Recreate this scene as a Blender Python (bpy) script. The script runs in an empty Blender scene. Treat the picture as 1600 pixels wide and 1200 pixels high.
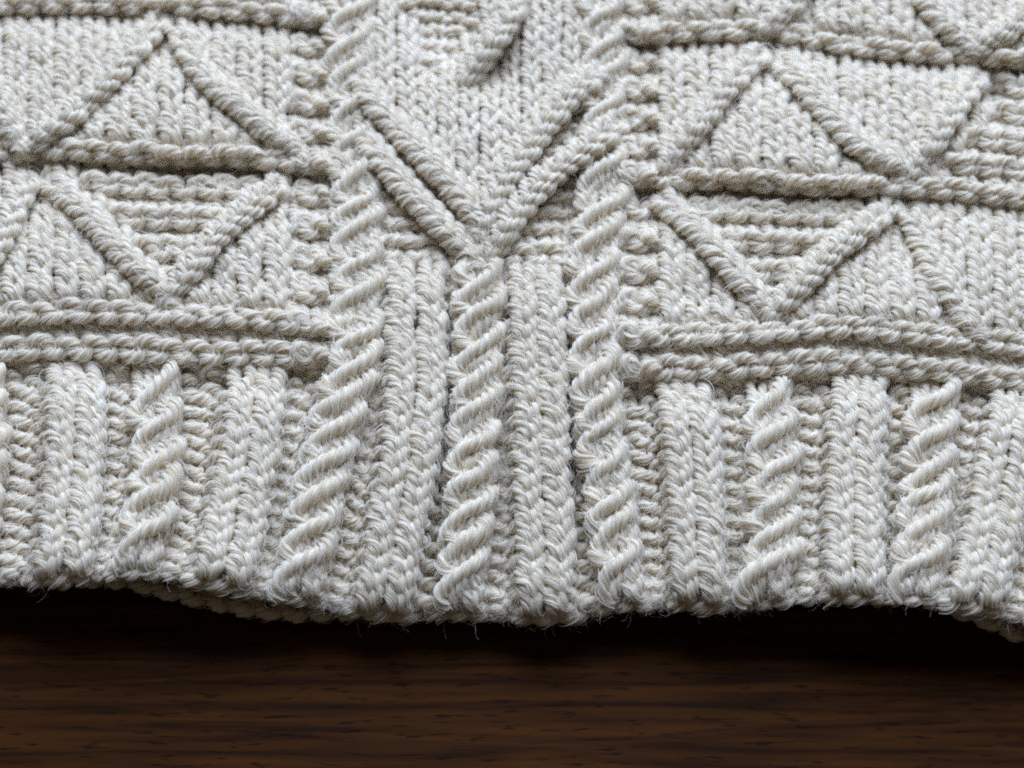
import bpy, math, random
import numpy as np

rng = np.random.default_rng(7)
random.seed(7)
scene = bpy.context.scene
COL = scene.collection
MM = 0.001

# ------------------------------------------------------------------ camera
EL = math.radians(60.0)
DIST = 0.235
HFOV = math.radians(36.0)
FPX = 800.0 / math.tan(HFOV / 2)
cam_d = bpy.data.cameras.new("camera")
cam = bpy.data.objects.new("camera", cam_d)
COL.objects.link(cam)
cam.location = (0.0, -DIST * math.cos(EL), DIST * math.sin(EL) + 0.006)
cam.rotation_euler = (math.pi / 2 - EL, 0.0, 0.0)
cam_d.sensor_width = 36.0
cam_d.angle = HFOV
cam_d.clip_start = 0.005
cam_d.clip_end = 20.0
cam_d.dof.use_dof = True
cam_d.dof.focus_distance = 0.2235
cam_d.dof.aperture_fstop = 20.0
scene.camera = cam

# ------------------------------------------------------------------ light: one soft window behind the table, dim room
world = bpy.data.worlds.new("World")
scene.world = world
world.use_nodes = True
bg = world.node_tree.nodes["Background"]
bg.inputs["Color"].default_value = (1.0, 0.89, 0.74, 1)
bg.inputs["Strength"].default_value = 0.075

win_d = bpy.data.lights.new("window_light", 'AREA')
win_d.shape = 'RECTANGLE'
win_d.size = 0.9
win_d.size_y = 0.75
win_d.energy = 21.6
win_d.color = (0.58, 0.728, 1.0)
win = bpy.data.objects.new("window_light", win_d)
COL.objects.link(win)
az, le, ld = math.radians(-4), math.radians(44), 0.82
win.location = (-ld * math.cos(le) * math.sin(az), ld * math.cos(le) * math.cos(az), ld * math.sin(le))
from mathutils import Vector
win.rotation_euler = (-Vector(win.location)).to_track_quat('-Z', 'Y').to_euler()

scene.view_settings.view_transform = 'Standard'
scene.view_settings.look = 'None'
scene.view_settings.exposure = 0.0
scene.view_settings.gamma = 1.0
scene.cycles.max_bounces = 10
scene.cycles.diffuse_bounces = 5
scene.cycles.sample_clamp_indirect = 3.0
scene.cycles.glossy_bounces = 2
scene.cycles.transmission_bounces = 4
scene.cycles.use_denoising = False
scene.cycles_curves.shape = 'RIBBONS'
scene.render.hair_subdiv = 1
scene.cycles.filter_width = 2.1


# ------------------------------------------------------------------ photograph-plane mapping: a pixel ray met with a level at height h (mm)
CE, SE = math.cos(EL), math.sin(EL)
CAMP = np.array(cam.location)


def world_pt(px, py, h):
    px, py, h = np.broadcast_arrays(np.asarray(px, float), np.asarray(py, float), np.asarray(h, float))
    a = (px - 800.0) / FPX
    b = -(py - 600.0) / FPX
    d = np.stack([a, CE + b * SE, -SE + b * CE], -1)
    t = (h * MM - CAMP[2]) / d[..., 2]
    return CAMP + d * t[..., None]


def gs(v, s):
    return np.exp(-0.5 * (v / s) ** 2)


# ------------------------------------------------------------------ materials
def new_mat(name):
    m = bpy.data.materials.new(name)
    m.use_nodes = True
    nt = m.node_tree
    nt.nodes.clear()
    out = nt.nodes.new("ShaderNodeOutputMaterial")
    return m, nt, out


def wool_material(name, col, translucent, rough, spec, strand=False):
    m, nt, out = new_mat(name)
    p = nt.nodes.new("ShaderNodeBsdfPrincipled")
    tc = nt.nodes.new("ShaderNodeTexCoord")
    nz = nt.nodes.new("ShaderNodeTexNoise")
    nz.inputs["Scale"].default_value = 60.0
    nz.inputs["Detail"].default_value = 4.0
    nt.links.new(tc.outputs["Object"], nz.inputs["Vector"])
    mx = nt.nodes.new("ShaderNodeMix")
    mx.data_type = 'RGBA'
    mx.inputs["A"].default_value = (col[0], col[1], col[2], 1)
    mx.inputs["B"].default_value = (col[0] * 0.97, col[1] * 0.95, col[2] * 0.90, 1)
    if strand:
        hi = nt.nodes.new("ShaderNodeHairInfo")
        nt.links.new(hi.outputs["Random"], mx.inputs["Factor"])
        mx.inputs["B"].default_value = (col[0] * 0.93, col[1] * 0.905, col[2] * 0.86, 1)
    else:
        nt.links.new(nz.outputs["Fac"], mx.inputs["Factor"])
    nt.links.new(mx.outputs["Result"], p.inputs["Base Color"])
    p.inputs["Roughness"].default_value = rough
    p.inputs["Specular IOR Level"].default_value = spec
    tr = nt.nodes.new("ShaderNodeBsdfTranslucent")
    nt.links.new(mx.outputs["Result"], tr.inputs["Color"])
    ms = nt.nodes.new("ShaderNodeMixShader")
    ms.inputs["Fac"].default_value = translucent
    nt.links.new(p.outputs["BSDF"], ms.inputs[1])
    nt.links.new(tr.outputs["BSDF"], ms.inputs[2])
    nt.links.new(ms.outputs["Shader"], out.inputs["Surface"])
    return m


YARN = wool_material("cream_yarn", (0.91, 0.785, 0.57), 0.42, 0.75, 0.15)
FIBRE = wool_material("cream_fibre", (0.96, 0.915, 0.84), 0.48, 0.34, 0.8, True)
DARK, nt_, out_ = new_mat("dark_lint")
p_ = nt_.nodes.new("ShaderNodeBsdfPrincipled")
p_.inputs["Base Color"].default_value = (0.02, 0.018, 0.015, 1)
p_.inputs["Roughness"].default_value = 0.8
nt_.links.new(p_.outputs["BSDF"], out_.inputs["Surface"])


def wood_material():
    m, nt, out = new_mat("brown_wood")
    N, L = nt.nodes, nt.links
    p = N.new("ShaderNodeBsdfPrincipled")
    tc = N.new("ShaderNodeTexCoord")
    mp = N.new("ShaderNodeMapping")
    mp.inputs["Rotation"].default_value = (0, 0, math.radians(-2.5))
    mp.inputs["Scale"].default_value = (30.0, 620.0, 20.0)
    L.new(tc.outputs["Object"], mp.inputs["Vector"])
    n1 = N.new("ShaderNodeTexNoise")
    n1.inputs["Scale"].default_value = 1.0
    n1.inputs["Detail"].default_value = 5.0
    n1.inputs["Distortion"].default_value = 0.6
    L.new(mp.outputs["Vector"], n1.inputs["Vector"])
    r1 = N.new("ShaderNodeValToRGB")
    r1.color_ramp.elements[0].position = 0.36
    r1.color_ramp.elements[0].color = (0.017, 0.0048, 0.0007, 1)
    r1.color_ramp.elements[1].position = 0.64
    r1.color_ramp.elements[1].color = (0.052, 0.0162, 0.0022, 1)
    L.new(n1.outputs["Fac"], r1.inputs["Fac"])
    mp2 = N.new("ShaderNodeMapping")
    mp2.inputs["Rotation"].default_value = (0, 0, math.radians(-2.5))
    mp2.inputs["Scale"].default_value = (230.0, 1500.0, 50.0)
    L.new(tc.outputs["Object"], mp2.inputs["Vector"])
    n2 = N.new("ShaderNodeTexNoise")
    n2.inputs["Scale"].default_value = 1.0
    n2.inputs["Detail"].default_value = 2.0
    L.new(mp2.outputs["Vector"], n2.inputs["Vector"])
    r2 = N.new("ShaderNodeValToRGB")
    r2.color_ramp.elements[0].position = 0.59
    r2.color_ramp.elements[0].color = (0, 0, 0, 1)
    r2.color_ramp.elements[1].position = 0.70
    r2.color_ramp.elements[1].color = (1, 1, 1, 1)
    L.new(n2.outputs["Fac"], r2.inputs["Fac"])
    mx = N.new("ShaderNodeMix")
    mx.data_type = 'RGBA'
    L.new(r2.outputs["Color"], mx.inputs["Factor"])
    L.new(r1.outputs["Color"], mx.inputs["A"])
    mx.inputs["B"].default_value = (0.013, 0.0040, 0.0008, 1)
    L.new(mx.outputs["Result"], p.inputs["Base Color"])
    p.inputs["Roughness"].default_value = 0.6
    p.inputs["Specular IOR Level"].default_value = 0.04
    bp = N.new("ShaderNodeBump")
    bp.inputs["Strength"].default_value = 0.3
    bp.inputs["Distance"].default_value = 0.0003
    bp.invert = True
    L.new(r2.outputs["Color"], bp.inputs["Height"])
    L.new(bp.outputs["Normal"], p.inputs["Normal"])
    L.new(p.outputs["BSDF"], out.inputs["Surface"])
    return m


# ------------------------------------------------------------------ objects
def mesh_object(name, co, faces, mat, parent=None, smooth=True):
    me = bpy.data.meshes.new(name)
    co = np.asarray(co, np.float32)
    faces = np.asarray(faces, np.int32)
    k = faces.shape[1]
    me.vertices.add(len(co))
    me.vertices.foreach_set("co", co.ravel())
    me.loops.add(faces.size)
    me.loops.foreach_set("vertex_index", faces.ravel())
    me.polygons.add(len(faces))
    me.polygons.foreach_set("loop_start", np.arange(0, faces.size, k, dtype=np.int32))
    me.polygons.foreach_set("use_smooth", np.full(len(faces), smooth))
    me.update(calc_edges=True)
    me.materials.append(mat)
    o = bpy.data.objects.new(name, me)
    COL.objects.link(o)
    if parent is not None:
        o.parent = parent
    return o


def hair_object(name, strands, radii, mat, parent):
    hc = bpy.data.hair_curves.new(name)
    sizes = [len(s) for s in strands]
    hc.add_curves(sizes)
    pos = np.concatenate(strands).astype(np.float32)
    hc.points.foreach_set("position", pos.ravel())
    rad = np.concatenate(radii).astype(np.float32)
    at = hc.attributes.get("radius") or hc.attributes.new("radius", 'FLOAT', 'POINT')
    at.data.foreach_set("value", rad)
    hc.materials.append(mat)
    o = bpy.data.objects.new(name, hc)
    COL.objects.link(o)
    o.parent = parent
    o["kind"] = "stuff"
    return o


# ------------------------------------------------------------------ the yarn: a polyline grown into a four-ply twisted cord with fibres over it
STEP = 0.44 * MM
PITCH = 5.6 * MM
PARTS = {}      # key -> dict(name, meshes, strands)
SIDES = 12
N_FIB = 52
lobes = np.tile(np.array([0.64, 1.0, 1.0]), 4)


def part(key, name):
    if key not in PARTS:
        PARTS[key] = dict(name=name, co=[], fa=[], n=0, st=[], ra=[])
    return PARTS[key]


def frames(P):
    T = np.gradient(P, axis=0)
    T /= np.linalg.norm(T, axis=1, keepdims=True) + 1e-12
    n = len(P)
    Nn = np.empty_like(P)
    v = np.array([0.0, 0.0, 1.0])
    v = v - T[0] * (v @ T[0])
    Tl = T.tolist()
    x, y, z = v
    out = []
    for i in range(n):
        tx, ty, tz = Tl[i]
        d = x * tx + y * ty + z * tz
        x -= d * tx; y -= d * ty; z -= d * tz
        l = math.sqrt(x * x + y * y + z * z) or 1e-9
        x /= l; y /= l; z /= l
        out.append((x, y, z))
    Nn = np.array(out)
    B = np.cross(T, Nn)
    return T, Nn, B


def add_yarn(P, R, keys, fib=N_FIB):
    """P (n,3) metres, R (n) metres, keys: list of (key,name) per sample"""
    seg = np.linalg.norm(np.diff(P, axis=0), axis=1)
    s = np.concatenate([[0], np.cumsum(seg)])
    n = max(6, int(s[-1] / STEP))
    u = np.linspace(0, s[-1], n)
    Q = np.stack([np.interp(u, s, P[:, i]) for i in range(3)], -1)
    RR = np.interp(u, s, R)
    idx = np.clip(np.searchsorted(s, u), 0, len(P) - 1)
    T, Nn, B = frames(Q)
    ph0 = rng.uniform(0, 6.28)
    # slow drift of the ply twist
    kn = rng.normal(0, 1, n // 25 + 4)
    drift = np.interp(np.linspace(0, len(kn) - 1, n), np.arange(len(kn)), kn) * 0.5
    phi = -2 * np.pi * u / PITCH + ph0 + drift
    kr = rng.normal(0, 1, n // 12 + 4)
    RR = RR * (1 + 0.05 * np.interp(np.linspace(0, len(kr) - 1, n), np.arange(len(kr)), kr))
    th = phi[:, None] + np.arange(SIDES)[None, :] * (2 * np.pi / SIDES)
    rad = RR[:, None] * lobes[None, :] * 0.94
    V = Q[:, None, :] + (np.cos(th) * rad)[..., None] * Nn[:, None, :] + (np.sin(th) * rad)[..., None] * B[:, None, :]
    # fibres
    fibs = []
    if fib:
        nb = n // 6 + 4
        xs = np.linspace(0, nb - 1, n)
        for j in range(fib):
            k = j % 4
            cphi = phi + (1.5 / 12 + k / 4.0) * 2 * np.pi
            psi = rng.uniform(-1.9, 1.9) + np.interp(xs, np.arange(nb), rng.normal(0, 0.35, nb))
            lift = np.abs(np.interp(xs, np.arange(nb), rng.normal(0, 1, nb)))
            rp = 0.53 * RR
            rf = 0.43 * RR * (1.0 + 0.16 * lift)
            if j >= fib - 5:                      # a few loose fibres standing proud of the yarn
                rf = 0.5 * RR * (1.12 + 0.6 * lift)
            a = np.cos(cphi) * rp + np.cos(cphi + psi) * rf
            b = np.sin(cphi) * rp + np.sin(cphi + psi) * rf
            fibs.append(Q + a[:, None] * Nn + b[:, None] * B)
    # split into runs
    kk = [keys[i] for i in idx]
    i = 0
    while i < n:
        j = i
        while j < n and kk[j] == kk[i]:
            j += 1
        a, b = max(0, i - 1), j
        if b - a >= 3:
            d = part(*kk[i])
            m = b - a
            base = d["n"]
            d["co"].append(V[a:b].reshape(-1, 3))
            q = np.arange(m - 1)[:, None] * SIDES
            c0 = np.arange(SIDES)[None, :]
            c1 = (np.arange(SIDES)[None, :] + 1) % SIDES
            f = np.stack([q + c0, q + c1, q + SIDES + c1, q + SIDES + c0], -1).reshape(-1, 4) + base
            d["fa"].append(f)
            d["n"] += m * SIDES
            for fb in fibs:
                d["st"].append(fb[a:b])
                d["ra"].append(np.full(m, rng.uniform(0.030, 0.056) * MM))
        i = j


# ------------------------------------------------------------------ row lines of the fabric, measured across the photograph
XS = np.arange(-320, 1941, 10.0)


def line(pts, sm=3):
    p = np.array(pts, float)
    y = np.interp(XS, p[:, 0], p[:, 1])
    k = np.exp(-0.5 * (np.arange(-9, 10) / sm) ** 2)
    k /= k.sum()
    return np.convolve(np.pad(y, 9, mode='edge'), k, 'valid')


EDGE = line([(-300, 905), (0, 896), (110, 897), (190, 886), (256, 886), (340, 903), (400, 917), (500, 932), (580, 950), (650, 950),
             (740, 950), (850, 958), (900, 950), (960, 938), (1060, 928), (1110, 934), (1200, 930), (1280, 917), (1400, 921),
             (1480, 928), (1550, 940), (1600, 955), (1900, 1000)], 2)
HTOP = line([(-300, 566), (0, 575), (100, 583), (400, 592), (500, 585), (620, 590), (740, 595), (850, 600), (950, 605), (1050, 606),
             (1200, 600), (1350, 592), (1450, 600), (1600, 615), (1900, 635)])
R3 = line([(-300, 550), (0, 548), (100, 537), (200, 543), (304, 549), (455, 552), (520, 560), (740, 575), (962, 578), (1047, 577),
           (1132, 574), (1217, 569), (1324, 566), (1387, 573), (1451, 578), (1515, 583), (1600, 600), (1900, 630)])
R2 = line([(-300, 495), (0, 491), (118, 488), (300, 490), (400, 497), (500, 511), (740, 526), (962, 525), (1090, 523), (1217, 517),
           (1324, 507), (1415, 518), (1515, 530), (1600, 540), (1900, 565)])
R1 = line([(-300, 238), (0, 235), (118, 233), (236, 243), (371, 243), (506, 257), (740, 268), (984, 276), (1060, 280), (1132, 278),
           (1260, 290), (1409, 289), (1515, 300), (1600, 310), (1900, 330)])
R0 = line([(-300, 12), (0, 8), (150, 5), (330, 12), (480, 28), (740, 42), (984, 55), (1111, 47), (1217, 47), (1302, 68), (1387, 79),
           (1557, 89), (1600, 93), (1900, 110)])
RT = R0 - 235
RHO = np.array([-2.0, 0, 13, 14, 16, 26, 36, 46])
EDGE = EDGE - np.where(XS < 1000, 5.0, 1.0)
LINES = np.stack([EDGE + 23, EDGE, HTOP, R3, R2, R1, R0, RT])


def row_y(x, rho):
    """photograph y of row coordinate rho at x"""
    x = np.asarray(x, float); rho = np.asarray(rho, float)
    i = np.clip(np.searchsorted(RHO, rho, side='right') - 1, 0, len(RHO) - 2)
    f = (rho - RHO[i]) / (RHO[i + 1] - RHO[i])
    fx = np.clip((x - XS[0]) / 10.0, 0, len(XS) - 1.001)
    ix = fx.astype(int); fr = fx - ix
    lo = LINES[i, ix] * (1 - fr) + LINES[i, ix + 1] * fr
    hi = LINES[i + 1, ix] * (1 - fr) + LINES[i + 1, ix + 1] * fr
    return lo * (1 - f) + hi * f


def rho_at(x, y):
    rr = np.linspace(-2, 46, 481)
    return float(np.interp(-y, -row_y(np.full_like(rr, x), rr), rr))


# ------------------------------------------------------------------ columns of the hem: kind, centre at top / middle / bottom, half width, stitches
HEM = [('R', -150, -160, -190, 43), ('C', -30, -32, -48, 31), ('R', 118, 114, 96, 43), ('C', 238, 243, 214, 32), ('R', 400, 380, 348, 45),
       ('C', 545, 502, 468, 36), ('R', 651, 630, 598, 44), ('C', 744, 733, 720, 32), ('R', 843, 848, 850, 42), ('C', 930, 950, 972, 34),
       ('R', 1068, 1085, 1092, 41), ('C', 1196, 1209, 1197, 33), ('R', 1342, 1335, 1333, 42), ('C', 1455, 1447, 1428, 32),
       ('R', 1592, 1562, 1525, 41), ('C', 1700, 1690, 1650, 32), ('R', 1830, 1815, 1790, 42)]


def hem_x(tmb, v):
    t, m, b = tmb
    # quadratic through bottom (v=0), middle (.5), top (1)
    return b * (1 - v) * (1 - 2 * v) + 4 * m * v * (1 - v) + t * v * (2 * v - 1)


hem_cols = []   # (left tmb, right tmb, kind, rib index)
for i, (k, t, m, b, hw) in enumerate(HEM):
    if i:
        pk, pt, pm, pb, phw = HEM[i - 1]
        L = np.array([pt + phw, pm + phw, pb + phw], float)
        Rr = np.array([t - hw, m - hw, b - hw], float)
        w = (Rr - L).mean()
        ng = 2 if w > 37 else 1
        for q in range(ng):
            hem_cols.append((L + (Rr - L) * q / ng, L + (Rr - L) * (q + 1) / ng, 'G', i))
    L = np.array([t - hw, m - hw, b - hw], float)
    for q in range(2):
        hem_cols.append((L + hw * q, L + hw * (q + 1), k, i))


def hem_centre(i, v):
    k, t, m, b, hw = HEM[i]
    return hem_x((t, m, b), v)


# columns above the hem: edges at row 13, 20 and 29
up_edges = {13: [], 20: [], 29: []}
up_kind = []


def cols(kind, e13, e20, e29):
    for i in range(len(e13) - 1):
        up_kind.append(kind)
        for k, e in ((13, e13), (20, e20), (29, e29)):
            if not up_edges[k] or abs(up_edges[k][-1] - e[i]) > 0.5:
                up_edges[k].append(float(e[i]))


def lin(a, b, n):
    return np.linspace(a, b, n + 1)


cols('LP', *[lin(-200, 452, 16)] * 3)
cols('LG', *[lin(452, 516, 2)] * 3)
cols('D', lin(516, 590, 2), lin(518, 594, 2), lin(514, 586, 2))
ct = [590, 606, 652, 698, 714, 748, 782, 799, 843, 887, 896]
cols('M', ct, [594, 608, 650, 692, 708, 746, 782, 797, 838, 879, 896], lin(586, 912, 10))
cols('H', lin(896, 964, 2), lin(896, 966, 2), lin(912, 970, 2))
cols('RG', *[lin(966, 1030, 2)] * 3)
cols('RP', *[lin(1030, 1830, 20)] * 3)
for k, e in ((13, 1830), (20, 1830), (29, 1830)):
    up_edges[k].append(float(e))
UE = {k: np.array(v) for k, v in up_edges.items()}
NUP = len(up_kind)
assert all(len(v) == NUP + 1 for v in UE.values()), [(k, len(v), NUP) for k, v in UE.items()]


def up_edge_x(c, rho):
    r = np.clip(rho, 13, 29)
    lo = UE[13][c] + (UE[20][c] - UE[13][c]) * np.clip((r - 13) / 7, 0, 1)
    return np.where(r <= 20, lo, UE[20][c] + (UE[29][c] - UE[20][c]) * np.clip((r - 20) / 9, 0, 1))


# travelling ribs: polylines in the photograph, upper end first
ZIG = {
    'a0': [(-40, 45), (-15, 130), (25, 215)],
    'a1': [(248, 33), (190, 98), (138, 155), (95, 190), (62, 214)],
    'a2': [(274, 40), (312, 112), (356, 150), (402, 190), (446, 222)],
    'b0': [(42, 285), (18, 335), (-12, 395), (-50, 460)],
    'b1': [(84, 288), (138, 336), (186, 393), (228, 430), (256, 458)],
    'b2': [(432, 290), (385, 326), (340, 362), (308, 404), (270, 455)],
    'p1': [(1262, -60), (1240, 5), (1205, 32)],
    'p2': [(1425, -45), (1455, 15), (1505, 62)],
    'p3': [(1640, -20), (1590, 35), (1535, 66)],
    'c1': [(1184, 86), (1135, 132), (1092, 190), (1050, 244)],
    'c2': [(1222, 100), (1270, 146), (1305, 190), (1345, 228), (1400, 258)],
    'c3': [(1526, 124), (1482, 176), (1450, 232), (1432, 256)],
    'd1': [(1034, 312), (1088, 358), (1132, 406), (1190, 472)],
    'd2': [(1392, 322), (1345, 356), (1300, 392), (1260, 432), (1218, 478)],
    'd3': [(1420, 332), (1452, 400), (1490, 470), (1520, 510)],
    'd4': [(1720, 345), (1660, 410), (1600, 480)],
}
DIA = {
    'e1': [(562, 120), (580, 155), (622, 205), (668, 250), (712, 296), (744, 340), (750, 372)],
    'e2': [(940, 108), (886, 148), (842, 200), (806, 252), (772, 304), (756, 345), (752, 376)],
    'f1': [(566, 212), (598, 252), (636, 298), (676, 338), (714, 376), (735, 400)],
    'f2': [(966, 190), (936, 212), (896, 246), (852, 276), (820, 310), (790, 354), (764, 400)],
    'g1': [(812, -30), (800, 20), (768, 66), (738, 108)],
}


def seg_dist(x, y, pts):
    """distance in pixels to a polyline and signed side (+ = right/below)"""
    best = np.full(np.shape(x), 1e9)
    side = np.zeros(np.shape(x))
    for (x0, y0), (x1, y1) in zip(pts[:-1], pts[1:]):
        dx, dy = x1 - x0, y1 - y0
        L2 = dx * dx + dy * dy
        t = np.clip(((x - x0) * dx + (y - y0) * dy) / L2, 0, 1)
        d = np.hypot(x - x0 - t * dx, y - y0 - t * dy)
        s = dx * (y - y0) - dy * (x - x0)
        m = d < best
        best = np.where(m, d, best)
        side = np.where(m, s, side)
    return best, side


PITS = [(252, 62, 14, 26, 2.4), (52, 305, 18, 26, 2.6), (1410, 376, 26, 34, 2.6), (1546, 158, 22, 28, 2.4), (1192, 108, 14, 20, 2.2),
        (600, 212, 18, 22, 2.6), (900, 176, 16, 18, 0.8), (882, 342, 24, 26, 1.6), (690, 40, 46, 40, 2.6), (775, 108, 30, 34, 2.6),
        (790, 330, 12, 16, 1.4), (1322, 250, 16, 12, 1.8), (1330, 60, 10, 10, 1.5), (1240, 160, 10, 12, 1.5), (340, 445, 16, 20, 1.6),
        (130, 165, 14, 20, 1.2), (1105, 470, 26, 26, 1.6), (1275, 468, 12, 22, 1.6), (760, 405, 14, 12, 1.4), (1480, 490, 12, 18, 1.6),
        (425, 320, 12, 26, 1.6), (1270, 20, 14, 30, 2.0), (1140, 28, 10, 12, 1.8)]
SWELLS = [(1205, 470, 60, 30, 0.3), (1250, 220, 60, 60, 1.2), (260, 170, 60, 50, 1.0), (120, 430, 70, 40, 1.0), (750, 220, 90, 60, 0.8), (1540, 440, 70, 50, 1.2),
          (860, 60, 60, 80, 1.2), (590, 60, 40, 90, 0.4), (400, 110, 60, 40, 0.4), (1400, 200, 70, 50, 0.6)]


# the fabric sinks along the lower side of each travelling rib
GX0, GY0, GST = -320.0, -280.0, 5.0
_gx, _gy = np.meshgrid(np.arange(GX0, 1950, GST), np.arange(GY0, 660, GST))
SLOT = np.zeros_like(_gx)
for _n, _p in list(ZIG.items()) + list(DIA.items()):
    _d, _s = seg_dist(_gx, _gy, _p)
    _below = np.where(_p[-1][0] < _p[0][0], -_s, _s)      # the side further down the picture
    _amt = (0.6 if _n == 'd3' else 0.6 if _n in DIA else 1.15) * gs(_d - 25.0, 8.0) * (_below > 0)
    SLOT = np.maximum(SLOT, _amt)


def slot(x, y):
    fx = np.clip((x - GX0) / GST, 0, SLOT.shape[1] - 1.01); fy = np.clip((y - GY0) / GST, 0, SLOT.shape[0] - 1.01)
    ix, iy = fx.astype(int), fy.astype(int)
    a, b = fx - ix, fy - iy
    return (SLOT[iy, ix] * (1 - a) + SLOT[iy, ix + 1] * a) * (1 - b) + (SLOT[iy + 1, ix] * (1 - a) + SLOT[iy + 1, ix + 1] * a) * b


def wave(x, y):
    return (0.35 * np.sin(x / 190.0 + 0.6) + 0.3 * np.sin(y / 120.0 + x / 260.0) + 0.25 * np.sin(x / 83.0 - y / 97.0 + 2.0))


def height(x, y, rho):
    """height (mm) of the fabric's middle above the table"""
    x = np.asarray(x, float); y = np.asarray(y, float)
    h = 8.6 + wave(x, y) - slot(x, y)
    side = ((x < 512) | (x > 972)).astype(float)
    side = 1 / (1 + np.exp((x - 512) / 6.0)) + 1 / (1 + np.exp((972 - x) / 6.0))
    for r0, up, dn, wd, nxt in ((14, 1.2, 0.3, 0.5, 2), (16, 1.0, 0.25, 0.45, 10), (26, 1.0, 0.8, 0.55, 10), (36, 1.0, 0.9, 0.6, 10)):
        h = h + side * (up / (1 + np.exp(-(rho - (r0 - 0.62)) / 0.16)) * np.exp(-np.clip(rho - r0 - 0.3, 0, 20) / 1.6) - dn * gs(rho - (r0 - 1.2), wd))
        if nxt > 2:       # each panel climbs from under the ridge above it to the ridge below it
            u = (rho - r0) / nxt
            h = h + side * np.where((u > 0) & (u < 1), 0.5 - 1.5 * np.clip(u, 0, 1) ** 2, 0) * np.clip((u + 0.0) * 8, 0, 1) * np.clip((1 - u) * 9, 0, 1)
    h = h - side * 1.7 * gs(rho - 12.9, 1.1)
    for (px, py, sx, sy, d) in PITS:
        h = h - d * gs(x - px, sx) * gs(y - py, sy)
    for (px, py, sx, sy, d) in SWELLS:
        h = h + d * gs(x - px, sx) * gs(y - py, sy)
    # the hem edge: lifted at the left, rolling down at the last rows
    lift = 2.4 * gs(x - 230, 150) + 2.4 * gs(x - 1430, 130) - 1.6 * gs(x - 720, 180)
    near = np.clip(1 - rho / 9.0, 0, 1.3)
    h = h + lift * near ** 1.5 - 1.7 * np.clip((1.0 - rho) / 2.4, 0, 1.3) ** 1.6
    return h


AX, HY, DZ = 0.200, 0.84, 1.1
NT = 26
tt = np.linspace(0, 2 * np.pi, NT, endpoint=False)
W_F = np.maximum(np.cos(tt), 0) ** 4
W_H = np.maximum(-np.cos(tt), 0) ** 4
W_L = 1 - np.cos(tt) ** 4
W_M = (1 - np.cos(tt)) / 2


def knit_rows(rows, ncol, edge_fn, type_fn, hgt_fn, key_fn, yfun, skip_fn=None, rscale=1.0, stag_fn=None, kind_fn=None):
    """one continuous yarn per row, looped stitch by stitch"""
    for r in rows:
        Px, Py, Hh, Rd, keys = [], [], [], [], []
        def flush():
            if len(Px) >= 1:
                x = np.concatenate(Px); y = np.concatenate(Py); h = np.concatenate(Hh)
                add_yarn(world_pt(x, y, h), np.concatenate(Rd), keys[:])
            Px.clear(); Py.clear(); Hh.clear(); Rd.clear(); keys.clear()
        for c in range(ncol):
            if skip_fn is not None and skip_fn(r, c):
                flush()
                continue
            s = type_fn(r, c); sl = type_fn(r, max(c - 1, 0)); sr = type_fn(r, min(c + 1, ncol - 1)); su = type_fn(r + 1, c)
            stag = stag_fn(r, c) if stag_fn else 0.0
            jx, jy, jr = rng.normal(0, 0.07), rng.normal(0, 0.10), rng.normal(1, 0.06)
            asym = rng.normal(0, 0.035)
            gcol = kind_fn is not None and kind_fn(c) in ('LG', 'RG')
            ax, nk = (AX, 0.04) if s == su else ((0.19, 0.06) if gcol else (0.265, 0.0))
            f = tt / (2 * np.pi) + (ax + asym * np.sign(np.pi - tt)) * np.sin(2 * tt) + nk * np.sin(tt) + jx * W_M
            rho = r + 0.5 - HY * np.cos(tt) + (jy + stag) * W_M
            sep = 0.02 if r in (13, 14, 15, 16, 25, 26, 35, 36) else (0.08 if gcol else 0.15)
            rho = rho - sep * W_F * ((s + np.where(tt < np.pi, sl, sr)) < 0) + sep * W_H * (su < 0)
            xl = edge_fn(c, rho); xr = edge_fn(c + 1, rho)
            x = xl + (xr - xl) * f
            y = yfun(x, rho)
            sf = np.where(tt < np.pi, (s + sl) / 2.0, (s + sr) / 2.0)
            sm = (s + su) / 2.0
            W = float(np.mean(xr - xl))
            d = DZ * min(1.0, W / 42.0) * (1.0 if s > 0 else 0.85)
            z = d * (-sf * W_F - su * W_H + sm * W_L + 0.22 * np.cos(tt) * W_L * sm)
            if s != su:          # a knit under a purl (or the reverse) runs slantwise through the fabric
                cf, ch = np.maximum(np.cos(tt), 0) ** 3, np.maximum(-np.cos(tt), 0) ** 3
                z = d * (-sf * cf - su * ch - (0.2 if sep < 0.05 else (0.7 if gcol else 0.5)) * (1 - cf - ch))
            h = hgt_fn(x, y, rho, c) + z
            Px.append(x); Py.append(y); Hh.append(h)
            rad = np.clip(0.262 * W * 0.0955, 0.72, 1.06) * jr * rscale * (1.0 if s > 0 and su > 0 else (1.2 if gcol else 0.93))
            Rd.append(np.full(NT, rad * MM))
            keys.extend([key_fn(r, c)] * NT)
        flush()


# ------------------------------------------------------------------ hem
def hem_edge(c, rho):
    v = np.clip(np.asarray(rho, float) / 13.0, -0.15, 1.12)
    if c < len(hem_cols):
        return hem_x(hem_cols[c][0], v)
    return hem_x(hem_cols[-1][1], v)


def hem_type(r, c):
    if r < 0:
        return -1
    return -1 if hem_cols[c][2] == 'G' else 1


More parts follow.
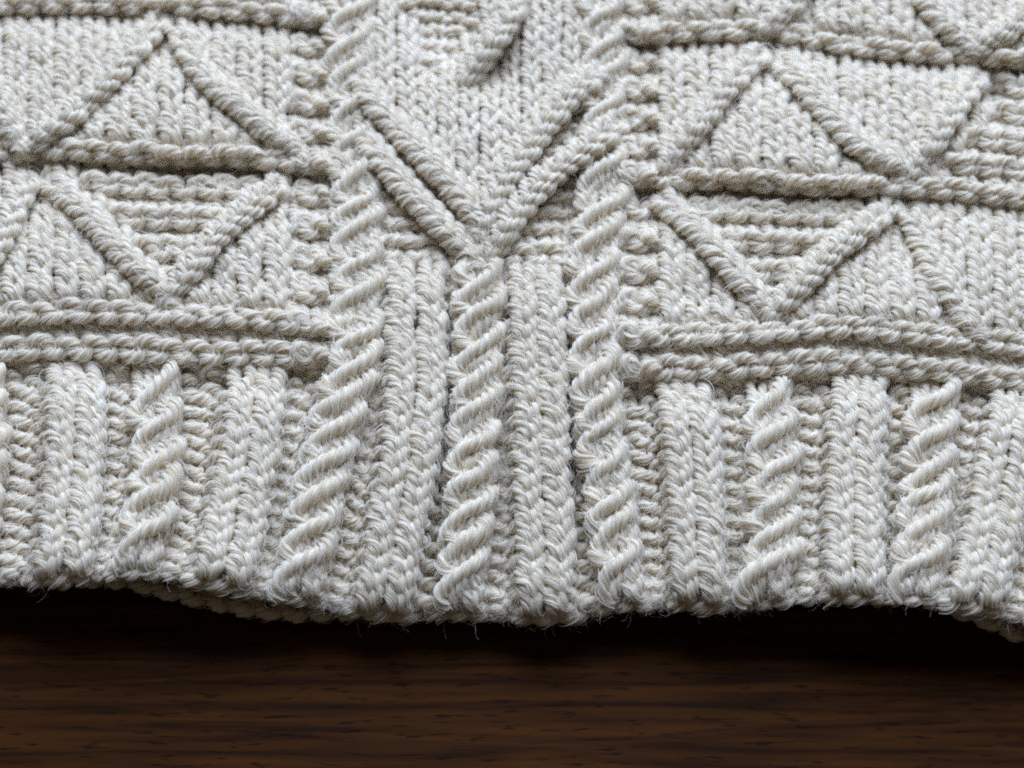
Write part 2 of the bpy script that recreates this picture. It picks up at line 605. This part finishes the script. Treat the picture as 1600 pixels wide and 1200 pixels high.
def hem_height(x, y, rho, c):
    h = height(x, y, rho)
    v = np.clip(rho / 13.0, -0.15, 1.12)
    k, i = hem_cols[c][2], hem_cols[c][3]
    fade = np.clip((rho + 1.5) / 3.0, 0.25, 1) * np.clip((14.2 - rho) / 1.5, 0.35, 1) if not (5 <= i <= 9) else np.clip((rho + 1.5) / 3.0, 0.25, 1)
    if k == 'G':
        return h - 2.0 * fade * np.clip((13.4 - rho) / 3.0, 0.1, 1)
    hw = HEM[i][4]
    u = np.clip((x - hem_centre(i, v)) / hw, -1.15, 1.15)
    if k == 'R':
        return h + fade * (1.9 * np.sqrt(np.clip(1 - (u * 0.85) ** 2, 0, 1)) - 0.6 - 0.5 * gs(u, 0.2))
    return h + fade * (1.0 * np.sqrt(np.clip(1 - (u * 0.8) ** 2, 0, 1)) - 0.8)


def hem_key(r, c):
    k, i = hem_cols[c][2], hem_cols[c][3]
    if r < 0:
        return ('cast_on', 'cast_on_edge')
    if k == 'G':
        return ('gutter%d' % i, 'purl_gutter')
    if k == 'R':
        return ('rib%d' % i, 'knit_rib')
    return ('cable%d' % i, 'cable_rib')


knit_rows(range(-1, 13), len(hem_cols), hem_edge, hem_type, hem_height, hem_key, row_y,
          stag_fn=lambda r, c: 0.0 if hem_cols[c][2] != 'G' else (0.22 if c + 1 < len(hem_cols) and hem_cols[c + 1][2] == 'G' else -0.22))


# ------------------------------------------------------------------ panels above the hem
def wedge(x, y):
    """inside one of the upside-down garter wedges?"""
    def tri(ax, ay, bx, by, cx, cy):
        def s(x0, y0, x1, y1):
            return (x1 - x0) * (y - y0) - (y1 - y0) * (x - x0)
        a, b, c = s(ax, ay, bx, by), s(bx, by, cx, cy), s(cx, cy, ax, ay)
        return (a >= 0) == (b >= 0) == (c >= 0) or (a <= 0 and b <= 0 and c <= 0) or (a >= 0 and b >= 0 and c >= 0)
    if tri(90, 265, 432, 265, 262, 465):
        return 'left'
    if tri(1045, 290, 1392, 305, 1205, 490):
        return 'right'
    if tri(1535, 105, 1830, 110, 1690, 330) or (120 < y < 290 and x < 1800 and x > 1482 + (265 - y) * 0.62):
        return 'far'
    return None


def up_c(r, c):
    rho = r + 0.5
    x = float((up_edge_x(c, rho) + up_edge_x(c + 1, rho)) / 2)
    return x, float(row_y(x, rho))


WEDGE, CENTRE = {}, {}
for c in range(NUP):
    for r in range(12, 48):
        x, y = up_c(r, c)
        CENTRE[r, c] = (x, y)
        WEDGE[r, c] = wedge(x, float(row_y(x, r))) if up_kind[c] in ('LP', 'RP') else None

MCOL0 = up_kind.index('M')


def in_diamond_ground(x, y):
    """the purl ground between the two ribs of the diamond"""
    def xl(y, pts):
        p = np.array(pts); return np.interp(y, p[:, 1], p[:, 0])
    if y > 400:
        return False
    if y < 150:
        return False
    li, ri = xl(y, DIA['e1']), xl(y, DIA['e2'])
    if y > 340:
        return True
    return x < li - 12 or x > ri + 12


def up_type(r, c):
    k = up_kind[c]
    if r < 13:
        r = 13
    if k in ('D', 'H'):
        return 1
    if k in ('LG', 'RG'):
        return -1 if r % 2 == 0 else 1
    if k == 'M':
        q = c - MCOL0
        x, y = CENTRE.get((r, c), (0, -100))
        if r <= 19:
            return -1 if q in (0, 3, 6, 9) else 1
        if 600 < x < 740 and -60 < y < 95 and abs(x - 690) < 26 + (95 - y) * 0.35:
            return -1
        return -1 if in_diamond_ground(x, y) else 1
    if r in (14, 16, 26, 36):
        return -1
    if WEDGE.get((r, c)) and r % 2 == 0:
        return -1
    return 1


def up_height(x, y, rho, c):
    k = up_kind[c]
    h = height(x, y, rho)
    if k in ('D', 'H'):
        return h - 0.25
    if k == 'M':
        q = c - MCOL0
        m = np.clip((20.0 - rho) / 2.0, 0, 1)
        if q in (1, 2, 7, 8):
            e0, e1 = (1, 3) if q < 5 else (7, 9)
            a = up_edge_x(MCOL0 + e0, rho); b = up_edge_x(MCOL0 + e1, rho)
            u = np.clip((x - (a + b) / 2) / ((b - a) / 2), -1.15, 1.15)
            return h + m * (1.35 * np.sqrt(np.clip(1 - (u * 0.8) ** 2, 0, 1)) - 0.35 - 0.35 * gs(u, 0.22)) - 0.4 * (1 - m)
        if q in (4, 5):
            return h - 0.8 * m - 0.3 * (1 - m)
        return h - 1.9 * m - 0.6 * (1 - m)
    g = 0
    if k in ('LG', 'RG'):
        g = 0.75
    elif WEDGE.get((int(np.floor(np.mean(rho))), c)):
        g = 0.85
    return h + g * np.cos(np.pi * (rho - 0.15))


def lines_left(x, y, names):
    n = 0
    for a in names:
        p = np.array(ZIG[a]); o = np.argsort(p[:, 1])
        if x > np.interp(y, p[o, 1], p[o, 0]):
            n += 1
    return n


def up_key(r, c):
    k = up_kind[c]
    x, y = CENTRE[r, c]
    if k == 'D':
        return ('cable5', 'cable_rib')
    if k == 'H':
        return ('cable9', 'cable_rib')
    if k in ('LG', 'RG'):
        return ('gcol' + k, 'garter_column')
    if k == 'M':
        q = c - MCOL0
        if r <= 19:
            return [('gutter6', 'purl_gutter'), ('rib6', 'knit_rib'), ('rib6', 'knit_rib'), ('gutter7', 'purl_gutter'), ('cable7', 'cable_rib'),
                    ('cable7', 'cable_rib'), ('gutter8', 'purl_gutter'), ('rib8', 'knit_rib'), ('rib8', 'knit_rib'), ('gutter9', 'purl_gutter')][q]
        if y > 150 and in_diamond_ground(x, y):
            return ('dground' + ('l' if x < 745 else 'r'), 'purl_ground')
        return ('dpanel', 'diamond_panel')
    sd = 'l' if k == 'LP' else 'r'
    for q in (14, 16, 26, 36):
        if r in (q - 1, q):
            return ('ridge%d%s' % (q, sd), 'garter_ridge')
    if WEDGE[r, c]:
        return ('wedge' + WEDGE[r, c], 'garter_wedge')
    if r > 36:
        n = lines_left(x, y, ('p1', 'p2', 'p3')) if sd == 'r' else 0
        return ('st_top%s%d' % (sd, n), 'stocking_stitch_panel')
    if r > 26:
        n = lines_left(x, y, ('a0', 'a1', 'a2') if sd == 'l' else ('c1', 'c2', 'c3'))
        return ('st_hi%s%d' % (sd, n), 'stocking_stitch_panel')
    n = lines_left(x, y, ('b0', 'b1', 'b2') if sd == 'l' else ('d1', 'd2', 'd3', 'd4'))
    return ('st_lo%s%d' % (sd, n), 'stocking_stitch_panel')


knit_rows(range(13, 46), NUP, up_edge_x, up_type, up_height, up_key, row_y, kind_fn=lambda c: up_kind[c],
          stag_fn=lambda r, c: 0.0 if up_kind[c] not in ('LG', 'RG') else (0.2 if up_kind[c - 1] != up_kind[c] else -0.2))


# ------------------------------------------------------------------ travelling ribs: chains of knit stitches laid along the diagonals
def resample(pts, step):
    p = np.array(pts, float)
    d = np.concatenate([[0], np.cumsum(np.hypot(*np.diff(p, axis=0).T))])
    n = max(2, int(round(d[-1] / step)))
    # smooth the corners of the polyline
    s = np.linspace(0, d[-1], n * 8 + 1)
    q = np.stack([np.interp(s, d, p[:, 0]), np.interp(s, d, p[:, 1])], -1)
    k = np.exp(-0.5 * (np.arange(-12, 13) / 5.0) ** 2); k /= k.sum()
    q = np.stack([np.convolve(np.pad(q[:, i], 12, mode='reflect', reflect_type='odd'), k, 'valid') for i in (0, 1)], -1)
    return q, n


def travelling(key, name, pts, width, lift, step=24.0, rad=1.02):
    q, n = resample(pts[::-1], step)              # from the lower end upwards
    for i in range(-1, n):
        jr = rng.normal(1, 0.06)
        w = width * rng.normal(1, 0.05)
        t = tt
        f = t / (2 * np.pi) + 0.29 * np.sin(2 * t) + 0.05 * np.sin(t) - 0.5
        a = (i + 0.5 - 0.80 * np.cos(t)) * 8.0
        ai = np.clip(a, 0, n * 8 - 0.01)
        i0 = ai.astype(int); fr = (ai - i0)[:, None]
        C = q[i0] * (1 - fr) + q[np.minimum(i0 + 1, n * 8)] * fr
        j0 = np.clip(i0 - 4, 0, n * 8); j1 = np.clip(i0 + 4, 0, n * 8)
        Tn = q[j1] - q[j0]
        Tn = Tn / (np.linalg.norm(Tn, axis=1, keepdims=True) + 1e-9)
        C = C + Tn * ((a - ai) * step / 8.0)[:, None]
        S = np.stack([-Tn[:, 1], Tn[:, 0]], -1)   # to the right of the travel
        X = C[:, 0] + S[:, 0] * f * w + rng.normal(0, 0.8)
        Y = C[:, 1] + S[:, 1] * f * w + rng.normal(0, 0.8)
        rho = np.array([rho_at(C[m, 0], C[m, 1]) for m in (0, NT // 2)]).mean()
        endf = min(1.0, -0.1 + 0.42 * min(i + 1, n - i))
        z = 0.9 * (-W_F - W_H + W_L + 0.35 * np.cos(t) * W_L)
        h = height(C[:, 0], C[:, 1], rho) * 0 + height(np.full(NT, C[:, 0].mean()), np.full(NT, C[:, 1].mean()), np.full(NT, rho))
        h = np.maximum(h, 8.2) + lift * endf + z - 0.5 * (np.abs(f) * 2) ** 2
        add_yarn(world_pt(X, Y, h), np.full(NT, rad * jr * MM), [(key, name)] * NT)


for k, pts in ZIG.items():
    travelling('zig_' + k, 'zigzag_rib', pts, 35.0, {'d3': 0.8, 'a1': 2.1, 'b2': 1.9, 'c1': 2.2, 'c3': 2.2, 'd2': 1.9, 'b0': 1.9}.get(k, 1.6))
for k, pts in DIA.items():
    travelling('dia_' + k, 'diamond_rib', pts, 40.0 if k in ('e2', 'f2') else 37.0, 2.1 if k in ('e2', 'f2', 'g1') else 1.6)


# ------------------------------------------------------------------ rope cables: two strands crossing over and over
FRONT = np.array([(-0.36, -0.98, -1.3), (-0.46, -0.80, -0.7), (-0.51, -0.56, -0.05), (-0.50, -0.26, 0.5), (-0.36, 0.02, 0.95), (-0.12, 0.22, 1.15),
                  (0.12, 0.36, 1.2), (0.32, 0.52, 1.0), (0.46, 0.72, 0.6), (0.52, 0.94, 0.0), (0.50, 1.05, -1.0), (0.52, 0.60, -1.2), (0.42, 0.26, -0.5),
                  (0.22, 0.04, 0.1), (-0.02, -0.12, 0.1), (-0.20, -0.34, -0.2), (-0.30, -0.60, -0.6), (-0.30, -0.95, -1.2)])
BACK = np.array([(0.30, -0.30, -1.2), (0.05, -0.05, -0.7), (-0.22, 0.16, 0.25), (-0.42, 0.36, 0.75), (-0.54, 0.60, 0.65), (-0.44, 0.78, 0.0),
                 (-0.20, 0.76, -0.8), (0.1, 0.70, -1.2)])


def smooth_path(p, n=40):
    d = np.linspace(0, 1, len(p))
    s = np.linspace(0, 1, n)
    q = np.stack([np.interp(s, d, p[:, i]) for i in range(3)], -1)
    k = np.exp(-0.5 * (np.arange(-4, 5) / 1.7) ** 2); k /= k.sum()
    return np.stack([np.convolve(np.pad(q[:, i], 4, mode='edge'), k, 'valid') for i in range(3)], -1)


def rope(key, cx_fn, y0, y1, pitch, hw, lift=1.0):
    """cx_fn(y) gives the centre line; crossings climb from y0 (low) to y1 (high)"""
    n = int(round((y0 - y1) / pitch))
    pitch = (y0 - y1) / n
    for i in range(n):
        yc = y0 - (i + 0.5 + rng.normal(0, 0.08)) * pitch
        for shape, rr in ((BACK, 1.0), (FRONT, 1.08)):
            if shape is BACK and i == n - 1:
                continue
            p = smooth_path(shape * np.array([1, 1, 1]) + rng.normal(0, 0.06, shape.shape) * np.array([1, 1, 3]))
            jr = rng.normal(1, 0.08)
            Y = yc - p[:, 1] * pitch
            X = cx_fn(Y) + p[:, 0] * 2 * hw * rng.normal(1, 0.04)
            rho = rho_at(float(cx_fn(np.array([yc]))[0]), yc)
            h = height(np.full(len(p), X.mean()), np.full(len(p), yc), np.full(len(p), rho)) + (lift - 0.45 * min(1.0, max(0.0, (560 - yc) / 80.0)) * (key != "cable7")) + p[:, 2]
            prof = 0.84 + 0.26 * np.sin(np.linspace(0.25, 2.6, len(p)))
            add_yarn(world_pt(X, Y, h), prof * rr * jr * MM, [(key, 'cable_rib')] * len(p))


def hem_cx(i):
    def fn(y):
        y = np.asarray(y, float)
        b = row_y(np.full_like(y, HEM[i][3]), np.zeros_like(y)); t = row_y(np.full_like(y, HEM[i][1]), np.full_like(y, 13.0))
        v = np.clip((b - y) / (b - t), -0.15, 1.15)
        return hem_x(HEM[i][1:4], v)
    return fn


def joined(i, upper):
    lo = hem_cx(i)
    p = np.array(upper, float)
    def fn(y):
        y = np.asarray(y, float)
        u = np.interp(-y, -p[:, 1], p[:, 0])
        w = np.clip((600 - y) / 40.0, 0, 1)
        return lo(y) * (1 - w) + u * w
    return fn


for i, (k, t, m, b, hw) in enumerate(HEM):
    if k != 'C':
        continue
    yb = float(row_y(b, 0.3))
    if i == 5:
        rope('cable5', joined(5, [(548, 620), (556, 550), (557, 500), (562, 440), (558, 380), (556, 304), (552, 209), (546, 100), (551, -200)]), yb, -150, 50, 32)
    elif i == 9:
        rope('cable9', joined(9, [(930, 600), (924, 520), (922, 435), (932, 370), (940, 290), (944, 200), (944, 100), (940, -200)]), yb, -150, 50, 30)
    elif i == 7:
        rope('cable7', joined(7, [(744, 600), (748, 560), (750, 500), (746, 420), (748, 380)]), yb, 378, 52, 31)
    else:
        rope('cable%d' % i, hem_cx(i), yb, float(row_y(t, 12.3)), 52, hw)

# ------------------------------------------------------------------ the back of the jumper showing below the lifted front hem
BEDGE = -7.0 + line([(-300, 905), (100, 900), (200, 908), (304, 934), (380, 950), (440, 958), (520, 958), (600, 950), (740, 940), (1000, 925), (1300, 915),
              (1400, 920), (1460, 938), (1520, 960), (1560, 976), (1600, 996), (1700, 1030), (1900, 1060)], 2)


def back_y(x, rho):
    return np.interp(x, XS, BEDGE) - np.asarray(rho) * 24.0


knit_rows(range(0, 6), 54, lambda c, rho: -260 + 40.0 * c + 0 * np.asarray(rho, float), lambda r, c: -1 if (r <= 0 or c % 4 > 1) else 1,
          lambda x, y, rho, c: 2.6 - 0.8 * np.clip((0.8 - rho) / 1.5, 0, 1) + 0.25 * np.clip(rho, 0, 6) * 0.3,
          lambda r, c: ('back', 'back_hem'), back_y)

# the rest of the back: a plain knitted sheet lying under the front
gx = np.linspace(-215, 1800, 77); gr = np.linspace(0, 1, 40)
BV = []
for lay in (0, 1):
    for a in gr:
        yb = np.interp(gx, XS, BEDGE) - 70
        BV.append(world_pt(gx, yb * (1 - a) + (-230) * a, (4.4 - 1.6 * lay) + 0.35 * np.sin(gx / 37.0) + 0.2 * np.sin(a * 60.0)))
BV = np.concatenate(BV)
nx, ny = len(gx), len(gr)
BF = []
for j in range(ny - 1):
    for i in range(nx - 1):
        q = j * nx + i
        BF.append((q, q + 1, q + nx + 1, q + nx))
        q += nx * ny
        BF.append((q, q + nx, q + nx + 1, q + 1))
for i in range(nx - 1):
    for j in (0, ny - 1):
        q = j * nx + i
        BF.append((q, q + nx * ny, q + nx * ny + 1, q + 1))
for j in range(ny - 1):
    for i in (0, nx - 1):
        q = j * nx + i
        BF.append((q, q + nx, q + nx + nx * ny, q + nx * ny))

# ------------------------------------------------------------------ table
bx = 0.42
tv = [(-bx, -0.30, -0.028), (bx, -0.30, -0.028), (bx, 0.40, -0.028), (-bx, 0.40, -0.028),
      (-bx, -0.30, -0.004), (bx, -0.30, -0.004), (bx, 0.40, -0.004), (-bx, 0.40, -0.004),
      (-bx + .004, -0.296, 0.0), (bx - .004, -0.296, 0.0), (bx - .004, 0.396, 0.0), (-bx + .004, 0.396, 0.0)]
tf = [(3, 2, 1, 0), (0, 1, 5, 4), (1, 2, 6, 5), (2, 3, 7, 6), (3, 0, 4, 7), (4, 5, 9, 8), (5, 6, 10, 9), (6, 7, 11, 10), (7, 4, 8, 11), (8, 9, 10, 11)]
table = mesh_object("wooden_tabletop", tv, tf, wood_material(), smooth=False)
table["label"] = "dark brown wooden tabletop with fine grain lying in shadow under the cream knitted hem"
table["category"] = "table"

# ------------------------------------------------------------------ the jumper itself
jumper = bpy.data.objects.new("knitted_jumper", None)
jumper.empty_display_size = 0.02
COL.objects.link(jumper)
jumper["label"] = "cream cable knit jumper lying on dark wood with ribbed hem and zigzag diamond patterns"
jumper["category"] = "jumper"
mesh_object("back_panel", BV, BF, YARN, jumper)
for key, d in PARTS.items():
    o = mesh_object(d["name"], np.concatenate(d["co"]), np.concatenate(d["fa"]), YARN, jumper)
    if d["st"]:
        hair_object("wool_fibres", d["st"], d["ra"], FIBRE, o)

# ------------------------------------------------------------------ loose fuzz standing off the yarn, thickest along the hem edge
st, ra = [], []


def fuzz(x, y, h, length, n=9, up=0.5, down=0.0, r=0.013):
    p = world_pt(x, y, h)
    d = np.array([rng.normal(0, 1), rng.normal(0, 1) - down, abs(rng.normal(0, 1)) * up])
    d /= np.linalg.norm(d)
    curl = rng.normal(0, 1, 3)
    P = [p]
    for i in range(n):
        d = d + 0.35 * np.cross(curl, d) + rng.normal(0, 0.22, 3)
        d /= np.linalg.norm(d)
        q = P[-1] + d * length * MM / n
        q[2] = max(q[2], 0.0003)
        P.append(q)
    st.append(np.array(P))
    ra.append(np.linspace(r, r * 0.55, n + 1) * MM)


for _ in range(9000):
    x = rng.uniform(-60, 1660); rho = rng.uniform(-0.5, 38)
    y = float(row_y(x, rho))
    fuzz(x, y, float(height(np.array(x), np.array(y), np.array(rho))) + rng.uniform(0.6, 2.0), rng.uniform(1.0, 3.4))
for _ in range(3600):
    x = rng.uniform(-60, 1660)
    if rng.random() < 0.45:
        x = rng.choice([590, 835, 860, 90, 1350, 1140, 560, 1010]) + rng.normal(0, 35)
    rho = rng.uniform(-1.6, 0.2)
    y = float(row_y(x, rho))
    fuzz(x, y, float(height(np.array(x), np.array(y), np.array(rho))) + rng.uniform(-0.8, 1.0), rng.uniform(0.9, 3.2) * (1.3 if rng.random() < 0.2 else 0.9), up=0.3, down=1.0, r=0.015)
hf = hair_object("loose_fibres", st, ra, FIBRE, jumper)


# ------------------------------------------------------------------ two specks of dark lint caught in the wool
def speck(px, py, h, ang, length, label):
    a = np.linspace(0, 2 * np.pi, 6, endpoint=False)
    c = world_pt(px, py, h)
    V, F = [], []
    rs = [0.25, 0.9, 1.0, 0.7, 0.2]
    for i, rr in enumerate(rs):
        s = (i / 4.0 - 0.5) * length
        for q in a:
            u, w = 0.11 * rr * math.cos(q), 0.11 * rr * math.sin(q)
            V.append(((s * math.cos(ang) - u * math.sin(ang)) * MM, (s * math.sin(ang) + u * math.cos(ang) + 0.06 * math.sin(i * 2)) * MM, w * MM))
    for i in range(4):
        for q in range(6):
            F.append((i * 6 + q, i * 6 + (q + 1) % 6, (i + 1) * 6 + (q + 1) % 6, (i + 1) * 6 + q))
    o = mesh_object("lint_speck", V, F, DARK)
    o.location = c
    o["label"] = label
    o["category"] = "lint"
    o["group"] = "dark lint specks on the wool"
    return o


speck(612, 697, 11.0, 1.3, 0.75, "tiny black lint speck standing on the double knit rib left of the middle cable")
speck(1003, 719, 9.4, 0.1, 0.6, "tiny flat black lint speck in the purl gutter right of the long rope cable")

tot = sum(sum(len(f) for f in d["fa"]) for d in PARTS.values())
print("yarn tris", tot * 2, "parts", len(PARTS), "fibre points", sum(sum(len(s) for s in d["st"]) for d in PARTS.values()))
